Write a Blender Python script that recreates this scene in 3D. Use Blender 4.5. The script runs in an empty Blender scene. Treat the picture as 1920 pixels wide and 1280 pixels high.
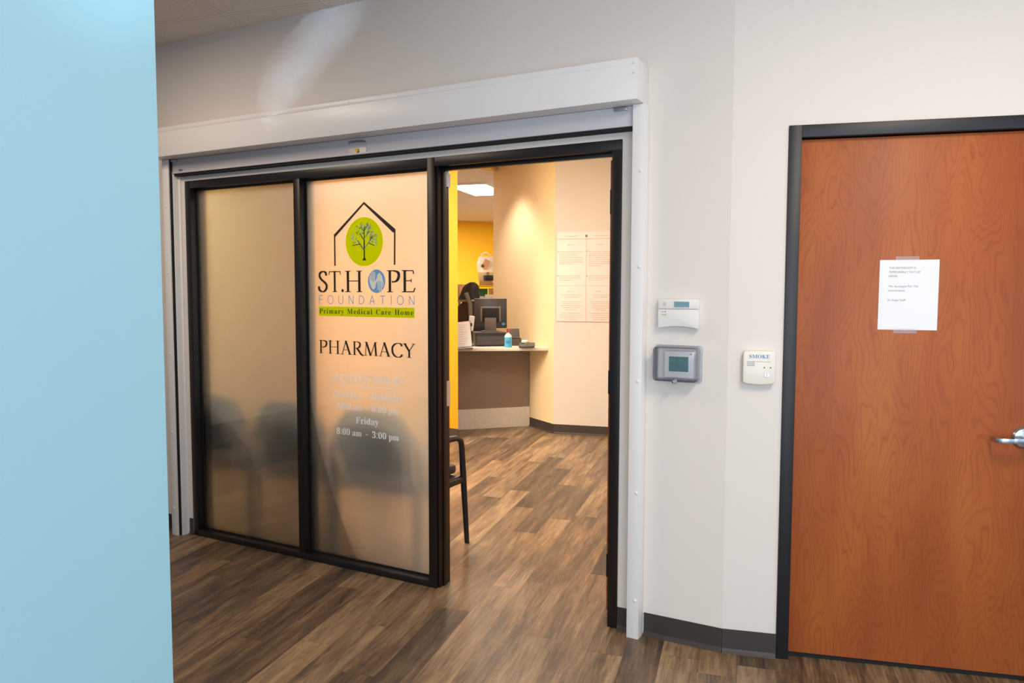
import bpy, bmesh, math, random, os
from mathutils import Vector, Matrix, noise
random.seed(7)
sc = bpy.context.scene
COL = sc.collection
PI = math.pi

# ------------------------------------------------------------------ camera
FPX = 1423.43
cam_d = bpy.data.cameras.new('camera'); cam = bpy.data.objects.new('camera', cam_d); COL.objects.link(cam)
cam_d.sensor_width = 36.0; cam_d.lens = FPX * 36.0 / 1920.0; cam_d.clip_start = 0.05; cam_d.clip_end = 100
yw, pt, ro = math.radians(28.0403), math.radians(-3.8139), math.radians(0.1213)
fw = Vector((-math.sin(yw) * math.cos(pt), math.cos(yw) * math.cos(pt), math.sin(pt)))
rt = Vector((math.cos(yw), math.sin(yw), 0)); up = rt.cross(fw)
r2 = rt * math.cos(ro) + up * math.sin(ro); u2 = up * math.cos(ro) - rt * math.sin(ro)
cam.matrix_world = Matrix(((r2.x, u2.x, -fw.x, 0.0), (r2.y, u2.y, -fw.y, -3.1772), (r2.z, u2.z, -fw.z, 1.5227), (0, 0, 0, 1)))
sc.camera = cam

# ------------------------------------------------------------------ world, exposure, main lights
w = bpy.data.worlds.new('world'); sc.world = w; w.use_nodes = True
bg = w.node_tree.nodes['Background']; bg.inputs[0].default_value = (0.62, 0.78, 1.0, 1); bg.inputs[1].default_value = 0.35
sc.view_settings.view_transform = 'Standard'; sc.view_settings.look = 'None'
sc.view_settings.exposure = 0.0; sc.view_settings.gamma = 1.0; sc.view_settings.use_curve_mapping = False

def area(name, loc, target, sx, sy, power, color, spread=180):
    d = bpy.data.lights.new(name, 'AREA'); d.shape = 'RECTANGLE'; d.size = sx; d.size_y = sy
    d.energy = power; d.color = color; d.spread = math.radians(spread)
    o = bpy.data.objects.new(name, d); COL.objects.link(o); o.location = loc
    o.rotation_euler = (Vector(target) - Vector(loc)).to_track_quat('-Z', 'Y').to_euler()
    return o
# daylight through the glazing behind and to the right of the camera
area('window_daylight', (1.2, -5.2, 1.5), (-0.9, 0.0, 1.2), 3.2, 2.6, 125, (0.80, 0.90, 1.0))
area('side_window_daylight', (3.6, -2.6, 1.5), (-1.0, -1.6, 1.2), 2.4, 2.4, 30, (0.72, 0.86, 1.0))
# lobby ceiling panels
for i, (x, y) in enumerate([(0.6, -1.7), (-3.6, -1.6)]):
    area('lobby_ceiling_lamp', (x, y, 2.98), (x, y, 0), 0.6, 1.2, 58 if i == 0 else 34, (1.0, 0.86, 0.72) if i == 0 else (1.0, 0.80, 0.62))
# pharmacy ceiling panels; the strongest is fill added to brighten the left pane
for x, y, p in [(-2.9, 1.8, 32), (-1.7, 2.6, 13), (-4.1, 2.2, 32), (-5.1, 1.1, 165)]:
    area('pharmacy_ceiling_and_fill_lamp', (x, y, 2.98), (x, y, 0), 0.6, 1.2, p, (1.0, 0.90, 0.78))
area('office_ceiling_and_fill_lamp', (-7.4, 8.6, 2.98), (-7.4, 8.6, 0), 1.2, 1.2, 240, (1.0, 0.88, 0.72))
area('office_ceiling_and_fill_lamp', (-5.9, 5.2, 2.98), (-5.9, 5.2, 0), 0.6, 1.2, 34, (1.0, 0.88, 0.74))  # extra unseen fill lamp, added to brighten the shelf items
# recessed downlight close to the angled wall
sd = bpy.data.lights.new('recessed_downlight', 'SPOT'); sd.energy = 110; sd.spot_size = math.radians(95); sd.spot_blend = 1.0
sd.color = (1.0, 0.92, 0.82); sd.shadow_soft_size = 0.06
so = bpy.data.objects.new('recessed_downlight', sd); COL.objects.link(so); so.location = (-4.20, 4.22, 2.95)

# daylight glint thrown onto the upper wall from outside the glazing
gl_ = area('daylight_glint', (1.6, -5.0, 1.7), (-3.02, 0.0, 2.74), 0.09, 0.85, 0.22, (0.55, 0.78, 1.0), spread=2.5)
gl_.rotation_euler = (gl_.rotation_euler.to_quaternion() @ Matrix.Rotation(math.radians(-39), 3, 'Z').to_quaternion()).to_euler()

# ------------------------------------------------------------------ materials
def lin(c):
    return tuple(((v / 255.0) / 12.92 if v / 255.0 <= 0.04045 else (((v / 255.0) + 0.055) / 1.055) ** 2.4) for v in c) + (1.0,)
def mat(name, rgb, rough=0.5, metal=0.0, spec=0.5, emit=None, es=1.0, vary=0.0, vscale=8.0, bump=0.0, bscale=200.0):
    m = bpy.data.materials.new(name); m.use_nodes = True
    nt = m.node_tree; b = nt.nodes['Principled BSDF']
    c = lin(rgb)
    b.inputs['Base Color'].default_value = c
    b.inputs['Roughness'].default_value = rough; b.inputs['Metallic'].default_value = metal
    b.inputs['Specular IOR Level'].default_value = spec
    if emit:
        b.inputs['Emission Color'].default_value = lin(emit); b.inputs['Emission Strength'].default_value = es
    tc = nt.nodes.new('ShaderNodeTexCoord')
    if vary > 0:
        n = nt.nodes.new('ShaderNodeTexNoise'); n.inputs['Scale'].default_value = vscale; n.inputs['Detail'].default_value = 3
        nt.links.new(tc.outputs['Object'], n.inputs['Vector'])
        r = nt.nodes.new('ShaderNodeValToRGB')
        r.color_ramp.elements[0].position = 0.3; r.color_ramp.elements[1].position = 0.7
        r.color_ramp.elements[0].color = tuple(v * (1 - vary) for v in c[:3]) + (1,)
        r.color_ramp.elements[1].color = tuple(min(1, v * (1 + vary)) for v in c[:3]) + (1,)
        nt.links.new(n.outputs['Fac'], r.inputs[0]); nt.links.new(r.outputs[0], b.inputs['Base Color'])
    if bump > 0:
        n = nt.nodes.new('ShaderNodeTexNoise'); n.inputs['Scale'].default_value = bscale; n.inputs['Detail'].default_value = 2
        nt.links.new(tc.outputs['Object'], n.inputs['Vector'])
        bp = nt.nodes.new('ShaderNodeBump'); bp.inputs['Strength'].default_value = bump; bp.inputs['Distance'].default_value = 0.002
        nt.links.new(n.outputs['Fac'], bp.inputs['Height']); nt.links.new(bp.outputs[0], b.inputs['Normal'])
    return m

class NG:
    """tiny node-graph helper"""
    def __init__(s, m): s.nt = m.node_tree; s.n = s.nt.nodes; s.l = s.nt.links
    def val(s, sock, v):
        if isinstance(v, (int, float)): sock.default_value = v
        elif isinstance(v, tuple): sock.default_value = v
        else: s.l.new(v, sock)
    def math(s, op, a, b=None, c=None):
        n = s.n.new('ShaderNodeMath'); n.operation = op; s.val(n.inputs[0], a)
        if b is not None: s.val(n.inputs[1], b)
        if c is not None: s.val(n.inputs[2], c)
        return n.outputs[0]
    def comb(s, x, y, z=0.0):
        n = s.n.new('ShaderNodeCombineXYZ'); s.val(n.inputs[0], x); s.val(n.inputs[1], y); s.val(n.inputs[2], z); return n.outputs[0]
    def noise(s, vec, scale, detail=3.0, rough=0.5, dist=0.0):
        n = s.n.new('ShaderNodeTexNoise'); s.l.new(vec, n.inputs['Vector']); n.inputs['Scale'].default_value = scale
        n.inputs['Detail'].default_value = detail; n.inputs['Roughness'].default_value = rough; n.inputs['Distortion'].default_value = dist
        return n.outputs['Fac']
    def white(s, vec):
        n = s.n.new('ShaderNodeTexWhiteNoise'); n.noise_dimensions = '3D'; s.l.new(vec, n.inputs['Vector']); return n.outputs['Value']
    def ramp(s, f, stops, interp='LINEAR'):
        n = s.n.new('ShaderNodeValToRGB'); cr = n.color_ramp; cr.interpolation = interp
        while len(cr.elements) > 1: cr.elements.remove(cr.elements[0])
        cr.elements[0].position = stops[0][0]; cr.elements[0].color = stops[0][1]
        for p, c in stops[1:]:
            e = cr.elements.new(p); e.color = c
        s.l.new(f, n.inputs[0]); return n.outputs[0]
    def mix(s, f, a, b, mode='MIX'):
        n = s.n.new('ShaderNodeMix'); n.data_type = 'RGBA'; n.blend_type = mode
        s.val(n.inputs[0], f); s.val(n.inputs[6], a); s.val(n.inputs[7], b); return n.outputs[2]
    def xyz(s, ang=0.0):
        tc = s.n.new('ShaderNodeTexCoord'); mp = s.n.new('ShaderNodeMapping'); mp.inputs['Rotation'].default_value = (0, 0, ang)
        s.l.new(tc.outputs['Object'], mp.inputs[0]); sp = s.n.new('ShaderNodeSeparateXYZ'); s.l.new(mp.outputs[0], sp.inputs[0])
        return sp.outputs[0], sp.outputs[1], sp.outputs[2], mp.outputs[0]

BUILD_ANG = math.radians(11.3)     # building grid (planks, ceiling tiles) against the storefront wall

def floor_material():
    m = mat('vinyl_plank', (110, 85, 65), 0.42); g = NG(m); b = m.node_tree.nodes['Principled BSDF']
    x, y, z, v = g.xyz(-BUILD_ANG)
    W, L = 0.152, 1.22
    row = g.math('FLOOR', g.math('DIVIDE', x, W))
    off = g.white(g.comb(row, 3.7, 1.1))
    lpos = g.math('ADD', g.math('DIVIDE', y, L), off)
    colm = g.math('FLOOR', lpos)
    idv = g.white(g.comb(row, colm, 5.3))
    id2 = g.white(g.comb(row, colm, 9.1))
    sh = g.math('MULTIPLY', idv, 37.0)
    vs = g.comb(g.math('MULTIPLY', g.math('ADD', x, sh), 15.0), g.math('MULTIPLY', y, 1.5), sh)
    n1 = g.noise(vs, 1.0, 5, 0.6, 0.4)
    vf = g.comb(g.math('MULTIPLY', g.math('ADD', x, sh), 95.0), g.math('MULTIPLY', y, 7.0), sh)
    n2 = g.noise(vf, 1.0, 4, 0.65)
    vc = g.comb(g.math('MULTIPLY', x, 14.0), g.math('MULTIPLY', y, 220.0), sh)
    n3 = g.noise(vc, 1.0, 2, 0.5)
    vb = g.comb(g.math('MULTIPLY', x, 3.0), g.math('MULTIPLY', y, 1.5), sh)
    n4 = g.noise(vb, 1.0, 2, 0.5)
    t = g.math('MULTIPLY_ADD', n1, 1.15, g.math('MULTIPLY_ADD', n2, 0.80, -0.325))
    t = g.math('ADD', t, g.math('MULTIPLY_ADD', idv, 0.36, -0.33))
    t = g.math('ADD', t, g.math('MULTIPLY_ADD', n3, 0.22, -0.11))
    c = g.ramp(t, [(0.20, lin((70, 59, 49))), (0.42, lin((106, 88, 69))), (0.60, lin((138, 115, 88))), (0.86, lin((174, 150, 118)))])
    grey = g.ramp(g.math('MULTIPLY_ADD', id2, 0.5, g.math('MULTIPLY', n4, 0.5)), [(0.3, lin((112, 100, 92))), (0.7, lin((154, 124, 88)))])
    c = g.mix(0.35, c, g.mix(0.75, c, grey, 'OVERLAY'))
    fx = g.math('FRACT', g.math('DIVIDE', x, W)); fy = g.math('FRACT', lpos)
    ex = g.math('MINIMUM', fx, g.math('SUBTRACT', 1.0, fx)); ey = g.math('MINIMUM', fy, g.math('SUBTRACT', 1.0, fy))
    jl = g.math('MAXIMUM', g.math('LESS_THAN', ex, 0.006), g.math('LESS_THAN', ey, 0.0010))
    c = g.mix(g.math('MULTIPLY', jl, 0.45), c, lin((48, 38, 32)))
    g.l.new(c, b.inputs['Base Color'])
    g.l.new(g.math('MULTIPLY_ADD', n2, 0.25, 0.30), b.inputs['Roughness'])
    bp = g.n.new('ShaderNodeBump'); bp.inputs['Strength'].default_value = 0.15; bp.inputs['Distance'].default_value = 0.001
    g.l.new(g.math('ADD', n2, n3), bp.inputs['Height']); g.l.new(bp.outputs[0], b.inputs['Normal'])
    return m

def door_material():
    m = mat('cherry_laminate', (176, 92, 48), 0.45, spec=0.3); g = NG(m); b = m.node_tree.nodes['Principled BSDF']
    x, y, z, v = g.xyz()
    wx = g.noise(g.comb(g.math('MULTIPLY', x, 3.0), 0.0, g.math('MULTIPLY', z, 1.5)), 1.0, 2, 0.5)
    xw = g.math('ADD', x, g.math('MULTIPLY', wx, 0.12))
    h = g.noise(g.comb(g.math('MULTIPLY', xw, 7.0), 0.3, g.math('MULTIPLY', z, 1.25)), 1.0, 2.5, 0.45)
    fr = g.math('FRACT', g.math('MULTIPLY', h, 26.0))
    tri = g.math('ABSOLUTE', g.math('SUBTRACT', fr, 0.5))
    ln = g.ramp(tri, [(0.0, (1, 1, 1, 1)), (0.10, (0.35, 0.35, 0.35, 1)), (0.30, (0, 0, 0, 1))])
    fine = g.noise(g.comb(g.math('MULTIPLY', x, 160.0), 0.0, g.math('MULTIPLY', z, 3.5)), 1.0, 3, 0.6)
    brd = g.noise(g.comb(g.math('MULTIPLY', x, 4.0), 2.0, g.math('MULTIPLY', z, 0.9)), 1.0, 2, 0.5)
    brk = g.noise(g.comb(g.math('MULTIPLY', x, 9.0), 4.0, g.math('MULTIPLY', z, 5.0)), 1.0, 2, 0.5)
    base = g.ramp(g.math('MULTIPLY_ADD', brd, 0.75, g.math('MULTIPLY', fine, 0.30)),
                  [(0.30, lin((146, 73, 38))), (0.52, lin((172, 91, 45))), (0.75, lin((194, 115, 50)))])
    amt = g.math('MULTIPLY', ln, g.math('MULTIPLY_ADD', brk, 1.0, -0.10))
    c = g.mix(amt, base, lin((136, 62, 38)))
    c = g.mix(g.math('MULTIPLY_ADD', fine, 0.5, -0.12), c, lin((132, 62, 36)))
    g.l.new(c, b.inputs['Base Color'])
    return m

def ceiling_material():
    m = mat('ceiling_tile', (226, 220, 212), 0.9); g = NG(m); b = m.node_tree.nodes['Principled BSDF']
    x, y, z, v = g.xyz(-BUILD_ANG)
    P = 0.6096
    fx = g.math('FRACT', g.math('DIVIDE', g.math('ADD', x, 3.330 + 6.096 - 0.0), P)); fy = g.math('FRACT', g.math('DIVIDE', g.math('ADD', y, -0.472 + 6.096), P))
    dx = g.math('MINIMUM', fx, g.math('SUBTRACT', 1.0, fx)); dy = g.math('MINIMUM', fy, g.math('SUBTRACT', 1.0, fy))
    d = g.math('MINIMUM', dx, dy)
    bar = g.math('LESS_THAN', d, 0.016)
    gap = g.math('MULTIPLY', g.math('GREATER_THAN', d, 0.016), g.math('LESS_THAN', d, 0.022))  # thin shadow line along each T-bar, put into the tile colour
    sp = g.noise(v, 260.0, 2, 0.7)
    c = g.ramp(sp, [(0.35, lin((214, 204, 194))), (0.5, lin((236, 228, 220))), (0.7, lin((242, 234, 226)))])
    c = g.mix(bar, c, lin((238, 231, 224))); c = g.mix(gap, c, lin((176, 166, 156)))
    g.l.new(c, b.inputs['Base Color'])
    return m

M = {}
M['floor'] = floor_material(); M['door'] = door_material(); M['ceiling'] = ceiling_material()
M['wall'] = mat('wall_paint', (226, 219, 212), 0.75, bump=0.08, bscale=350)
M['blue'] = mat('light_blue_paint', (143, 190, 208), 0.6, bump=0.1, bscale=300)
M['yellow_back'] = mat('golden_yellow_paint', (240, 182, 6), 0.6, bump=0.08, bscale=300)
M['yellow'] = mat('yellow_paint', (216, 146, 2), 0.6, bump=0.08, bscale=300)
M['angled'] = mat('warm_cream_paint', (232, 210, 166), 0.7, bump=0.08, bscale=300)
M['leftwall'] = mat('yellow_cream_paint', (250, 216, 128), 0.7, bump=0.08, bscale=300)
M['cream'] = mat('cream_paint', (214, 205, 198), 0.7, bump=0.08, bscale=300)
M['beam'] = mat('beam_paint', (240, 205, 130), 0.7)
M['base'] = mat('rubber_baseboard', (58, 50, 47), 0.5)
M['black'] = mat('black_aluminium', (22, 19, 18), 0.38)
M['navy'] = mat('black_painted_steel', (22, 24, 30), 0.45)
M['white'] = mat('white_enamel', (236, 235, 234), 0.35)
M['grey'] = mat('primed_metal', (196, 196, 200), 0.5)
M['dark'] = mat('dark_gap', (22, 22, 24), 0.8)
M['silver'] = mat('silver_metal', (190, 192, 195), 0.28, 1.0)
M['satin'] = mat('satin_chrome', (176, 184, 192), 0.3, 1.0)
M['brass'] = mat('brass', (200, 160, 70), 0.3, 1.0)
M['plastic_white'] = mat('white_plastic', (232, 230, 226), 0.45)
M['plastic_cream'] = mat('offwhite_plastic', (234, 230, 220), 0.45)
M['lcd_blue'] = mat('blue_grey_lcd', (120, 160, 172), 0.2)
M['lcd_green'] = mat('green_grey_lcd', (96, 138, 136), 0.2, vary=0.15, vscale=40)
M['ink'] = mat('black_vinyl', (34, 28, 24), 0.5)
M['ink_blue'] = mat('blue_vinyl', (106, 160, 208), 0.5)
M['ink_green'] = mat('lime_vinyl', (196, 208, 14), 0.5)
M['ink_white'] = mat('white_vinyl', (244, 240, 234), 0.5)
M['ink_cream'] = mat('cream_vinyl', (240, 222, 190), 0.5)
M['ink_brown'] = mat('brown_vinyl', (88, 84, 20), 0.5)
M['ink_grey'] = mat('grey_print', (122, 122, 124), 0.7)
M['ink_red'] = mat('faded_red_print', (206, 168, 150), 0.8)
M['label_blue'] = mat('blue_print', (86, 130, 190), 0.6)
M['paper'] = mat('white_paper', (236, 237, 240), 0.8)
M['poster'] = mat('poster_paper', (226, 218, 214), 0.7)
M['chair_black'] = mat('black_chair_plastic', (30, 28, 30), 0.4)
M['chair_fabric'] = mat('dark_grey_vinyl', (52, 50, 54), 0.5)
M['laminate'] = mat('taupe_laminate', (134, 116, 100), 0.55, vary=0.06, vscale=120)
M['terrazzo'] = mat('speckled_kick_panel', (214, 206, 192), 0.6, vary=0.12, vscale=90)
M['stone'] = mat('speckled_countertop', (232, 224, 208), 0.4, vary=0.10, vscale=110)
M['charcoal'] = mat('charcoal_plastic', (50, 46, 44), 0.4)
M['darkgrey'] = mat('dark_grey_plastic', (82, 76, 72), 0.45)
M['midgrey'] = mat('grey_plastic', (112, 104, 98), 0.5)
M['sanitizer'] = mat('blue_gel', (84, 192, 232), 0.2)
M['pumpred'] = mat('red_plastic', (190, 70, 60), 0.4)
M['kraft'] = mat('brown_cardboard', (182, 142, 96), 0.8, vary=0.05)
M['bagwhite'] = mat('white_bag_plastic', (236, 226, 210), 0.5, vary=0.05, vscale=20)
M['peach'] = mat('peach_label', (226, 170, 128), 0.6)
M['green'] = mat('green_carton', (58, 116, 78), 0.6)
M['creambox'] = mat('cream_carton', (226, 204, 150), 0.7, vary=0.08, vscale=30)
M['yellowbox'] = mat('yellow_carton', (240, 190, 40), 0.6)
M['blackbox'] = mat('black_carton', (40, 36, 48), 0.5)
M['purple'] = mat('blue_violet_label', (86, 72, 140), 0.6)
M['shelfmetal'] = mat('tan_shelf', (168, 142, 112), 0.6)
M['lamp'] = mat('lamp_diffuser', (255, 255, 255), 0.5, emit=(255, 244, 224), es=9.0)
M['darkscreen'] = mat('dark_screen', (16, 18, 22), 0.15)
M['lime'] = mat('lime_plastic', (150, 200, 30), 0.4)
M['sticker'] = mat('sky_blue_sticker', (70, 130, 180), 0.5)

def glass_material(name, tint, refl=1.0):
    m = bpy.data.materials.new(name); m.use_nodes = True; nt = m.node_tree
    for n in list(nt.nodes): nt.nodes.remove(n)
    out = nt.nodes.new('ShaderNodeOutputMaterial'); t = nt.nodes.new('ShaderNodeBsdfTransparent'); t.inputs[0].default_value = tint
    gl = nt.nodes.new('ShaderNodeBsdfGlossy'); gl.inputs['Roughness'].default_value = 0.03
    fr = nt.nodes.new('ShaderNodeFresnel'); fr.inputs[0].default_value = 1.45
    mu = nt.nodes.new('ShaderNodeMath'); mu.operation = 'MULTIPLY'; mu.inputs[1].default_value = refl
    mx = nt.nodes.new('ShaderNodeMixShader'); nt.links.new(fr.outputs[0], mu.inputs[0]); nt.links.new(mu.outputs[0], mx.inputs[0])
    nt.links.new(t.outputs[0], mx.inputs[1]); nt.links.new(gl.outputs[0], mx.inputs[2]); nt.links.new(mx.outputs[0], out.inputs[0])
    return m
M['glass'] = glass_material('clear_glass', (0.96, 0.98, 0.97, 1), 0.8)
M['guard'] = glass_material('clear_acrylic', (0.972, 0.974, 0.990, 1), 0.8)
M['tape'] = glass_material('clear_tape', (0.93, 0.9, 0.9, 1), 1.2)
def film_material():
    m = bpy.data.materials.new('frosted_film'); m.use_nodes = True; nt = m.node_tree
    for n in list(nt.nodes): nt.nodes.remove(n)
    out = nt.nodes.new('ShaderNodeOutputMaterial')
    rf = nt.nodes.new('ShaderNodeBsdfRefraction'); rf.inputs['Color'].default_value = (0.97, 0.95, 0.90, 1)
    rf.inputs['Roughness'].default_value = 0.85; rf.inputs['IOR'].default_value = 1.33
    tl = nt.nodes.new('ShaderNodeBsdfTranslucent'); tl.inputs[0].default_value = (0.96, 0.92, 0.84, 1)
    df = nt.nodes.new('ShaderNodeBsdfDiffuse'); df.inputs[0].default_value = (0.82, 0.84, 0.84, 1)
    m1 = nt.nodes.new('ShaderNodeMixShader'); m1.inputs[0].default_value = 0.42
    m2 = nt.nodes.new('ShaderNodeMixShader'); m2.inputs[0].default_value = 0.26
    nt.links.new(rf.outputs[0], m1.inputs[1]); nt.links.new(tl.outputs[0], m1.inputs[2])
    nt.links.new(m1.outputs[0], m2.inputs[1]); nt.links.new(df.outputs[0], m2.inputs[2]); nt.links.new(m2.outputs[0], out.inputs[0])
    return m
M['film'] = film_material()
def vinyl(name, rgb, tr=0.5):
    # coloured decal that also glows with the light arriving through the glass behind it
    m = bpy.data.materials.new(name); m.use_nodes = True; nt = m.node_tree
    for n in list(nt.nodes): nt.nodes.remove(n)
    out = nt.nodes.new('ShaderNodeOutputMaterial'); d = nt.nodes.new('ShaderNodeBsdfDiffuse'); t = nt.nodes.new('ShaderNodeBsdfTranslucent')
    d.inputs[0].default_value = lin(rgb); t.inputs[0].default_value = lin(rgb)
    mx = nt.nodes.new('ShaderNodeMixShader'); mx.inputs[0].default_value = tr
    nt.links.new(d.outputs[0], mx.inputs[1]); nt.links.new(t.outputs[0], mx.inputs[2]); nt.links.new(mx.outputs[0], out.inputs[0])
    return m
M['ink_white'] = vinyl('white_vinyl', (255, 255, 254), .12)
M['ink_green'] = vinyl('lime_vinyl', (230, 244, 8), .3)
M['ink_blue'] = vinyl('blue_vinyl', (120, 182, 238), .15)
M['ink_cream'] = vinyl('cream_vinyl', (255, 250, 236), .12)

# ------------------------------------------------------------------ object helpers
WM = {}
def empty(name, loc=(0, 0, 0), rz=0.0, parent=None):
    o = bpy.data.objects.new(name, None); COL.objects.link(o); o.empty_display_size = 0.1
    o.location = loc; o.rotation_euler = (0, 0, rz)
    mtx = Matrix.Translation(Vector(loc)) @ Matrix.Rotation(rz, 4, 'Z')
    if parent: o.parent = parent; mtx = WM[parent.name] @ mtx
    WM[o.name] = mtx
    return o
def tag(o, label=None, cat=None, group=None, kind=None):
    if label: o['label'] = label
    if cat: o['category'] = cat
    if group: o['group'] = group
    if kind: o['kind'] = kind
    return o

class MB:
    def __init__(s): s.bm = bmesh.new()
    def add(s, verts, faces):
        vs = [s.bm.verts.new(v) for v in verts]
        for f in faces:
            try: s.bm.faces.new([vs[i] for i in f])
            except ValueError: pass
        return vs
    def box(s, x0, x1, y0, y1, z0, z1, rz=0.0, piv=None):
        v = [Vector((x, y, z)) for z in (z0, z1) for y in (y0, y1) for x in (x0, x1)]
        if rz:
            p = Vector(piv) if piv else Vector(((x0 + x1) / 2, (y0 + y1) / 2, 0)); R = Matrix.Rotation(rz, 3, 'Z')
            v = [R @ (q - Vector((p.x, p.y, 0))) + Vector((p.x, p.y, 0)) for q in v]
        s.add(v, [(0, 2, 3, 1), (4, 5, 7, 6), (0, 1, 5, 4), (2, 6, 7, 3), (0, 4, 6, 2), (1, 3, 7, 5)]); return s
    def boxm(s, size, mtx):
        x, y, z = [d / 2 for d in size]
        v = [mtx @ Vector((a, b, c)) for c in (-z, z) for b in (-y, y) for a in (-x, x)]
        s.add(v, [(0, 2, 3, 1), (4, 5, 7, 6), (0, 1, 5, 4), (2, 6, 7, 3), (0, 4, 6, 2), (1, 3, 7, 5)]); return s
    def prism(s, poly, z0, z1):
        a = sum(poly[i][0] * poly[(i + 1) % len(poly)][1] - poly[(i + 1) % len(poly)][0] * poly[i][1] for i in range(len(poly)))
        if a < 0: poly = poly[::-1]
        n = len(poly); v = [(p[0], p[1], z0) for p in poly] + [(p[0], p[1], z1) for p in poly]
        f = [tuple(range(n))[::-1], tuple(range(n, 2 * n))] + [(i, (i + 1) % n, n + (i + 1) % n, n + i) for i in range(n)]
        s.add(v, f); return s
    def prism_y(s, poly, y0, y1):
        """polygon in x,z extruded along y"""
        a = sum(poly[i][0] * poly[(i + 1) % len(poly)][1] - poly[(i + 1) % len(poly)][0] * poly[i][1] for i in range(len(poly)))
        if a < 0: poly = poly[::-1]
        n = len(poly); v = [(p[0], y0, p[1]) for p in poly] + [(p[0], y1, p[1]) for p in poly]
        f = [tuple(range(n)), tuple(range(n, 2 * n))[::-1]] + [(i, n + i, n + (i + 1) % n, (i + 1) % n) for i in range(n)]
        s.add(v, f); return s
    def prism_x(s, poly, x0, x1):
        """polygon in y,z extruded along x"""
        a = sum(poly[i][0] * poly[(i + 1) % len(poly)][1] - poly[(i + 1) % len(poly)][0] * poly[i][1] for i in range(len(poly)))
        if a < 0: poly = poly[::-1]
        n = len(poly); v = [(x0, p[0], p[1]) for p in poly] + [(x1, p[0], p[1]) for p in poly]
        f = [tuple(range(n))[::-1], tuple(range(n, 2 * n))] + [(i, (i + 1) % n, n + (i + 1) % n, n + i) for i in range(n)]
        s.add(v, f); return s
    def cyl(s, p0, p1, r0, r1=None, seg=20):
        p0, p1 = Vector(p0), Vector(p1); r1 = r0 if r1 is None else r1
        q = (p1 - p0).to_track_quat('Z', 'Y').to_matrix()
        v = []
        for p, r in ((p0, r0), (p1, r1)):
            v += [p + q @ Vector((r * math.cos(2 * PI * i / seg), r * math.sin(2 * PI * i / seg), 0)) for i in range(seg)]
        s.add(v, [tuple(range(seg))[::-1], tuple(range(seg, 2 * seg))] + [(i, (i + 1) % seg, seg + (i + 1) % seg, seg + i) for i in range(seg)]); return s
    def tube(s, pts, r, seg=12, flat=1.0):
        pts = [Vector(p) for p in pts]; n = len(pts); v = []
        prev = None
        for i, p in enumerate(pts):
            d = (pts[min(i + 1, n - 1)] - pts[max(i - 1, 0)]).normalized()
            a = prev if prev is not None else (Vector((1, 0, 0)) if abs(d.x) < 0.9 else Vector((0, 1, 0)))
            a = (a - d * a.dot(d)).normalized(); b = d.cross(a); prev = a
            rr = r[i] if isinstance(r, (list, tuple)) else r
            v += [p + a * rr * math.cos(2 * PI * k / seg) + b * rr * flat * math.sin(2 * PI * k / seg) for k in range(seg)]
        f = [tuple(range(seg))[::-1], tuple(range((n - 1) * seg, n * seg))]
        for i in range(n - 1):
            f += [(i * seg + k, i * seg + (k + 1) % seg, (i + 1) * seg + (k + 1) % seg, (i + 1) * seg + k) for k in range(seg)]
        s.add(v, f); return s
    def lathe(s, prof, c, seg=28):
        cx, cy, cz = c; v = []
        for r, z in prof: v += [(cx + r * math.cos(2 * PI * k / seg), cy + r * math.sin(2 * PI * k / seg), cz + z) for k in range(seg)]
        n = len(prof); f = [tuple(range(seg))[::-1], tuple(range((n - 1) * seg, n * seg))]
        for i in range(n - 1):
            f += [(i * seg + k, i * seg + (k + 1) % seg, (i + 1) * seg + (k + 1) % seg, (i + 1) * seg + k) for k in range(seg)]
        s.add(v, f); return s
    def build(s, name, m, parent=None, bevel=0.0, smooth=False, local=False, seg=2):
        bm = s.bm
        bmesh.ops.recalc_face_normals(bm, faces=bm.faces)
        if bevel > 0:
            es = [e for e in bm.edges if len(e.link_faces) == 2 and e.calc_face_angle(0) > 0.5]
            bmesh.ops.bevel(bm, geom=es, offset=bevel, segments=seg, profile=0.5, affect='EDGES', clamp_overlap=True)
        if parent is not None and not local: bm.transform(WM[parent.name].inverted())
        me = bpy.data.meshes.new(name); bm.to_mesh(me); bm.free()
        if smooth or bevel > 0:
            for p in me.polygons: p.use_smooth = True
            me.set_sharp_from_angle(angle=math.radians(35))
        me.materials.append(M[m] if isinstance(m, str) else m)
        o = bpy.data.objects.new(name, me); COL.objects.link(o)
        if parent is not None: o.parent = parent; WM[o.name] = WM[parent.name].copy()
        else: WM[o.name] = Matrix.Identity(4)
        return o
def struct(name, mb, m, bevel=0.0):
    return tag(mb.build(name, m, None, bevel), kind='structure')

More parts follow.
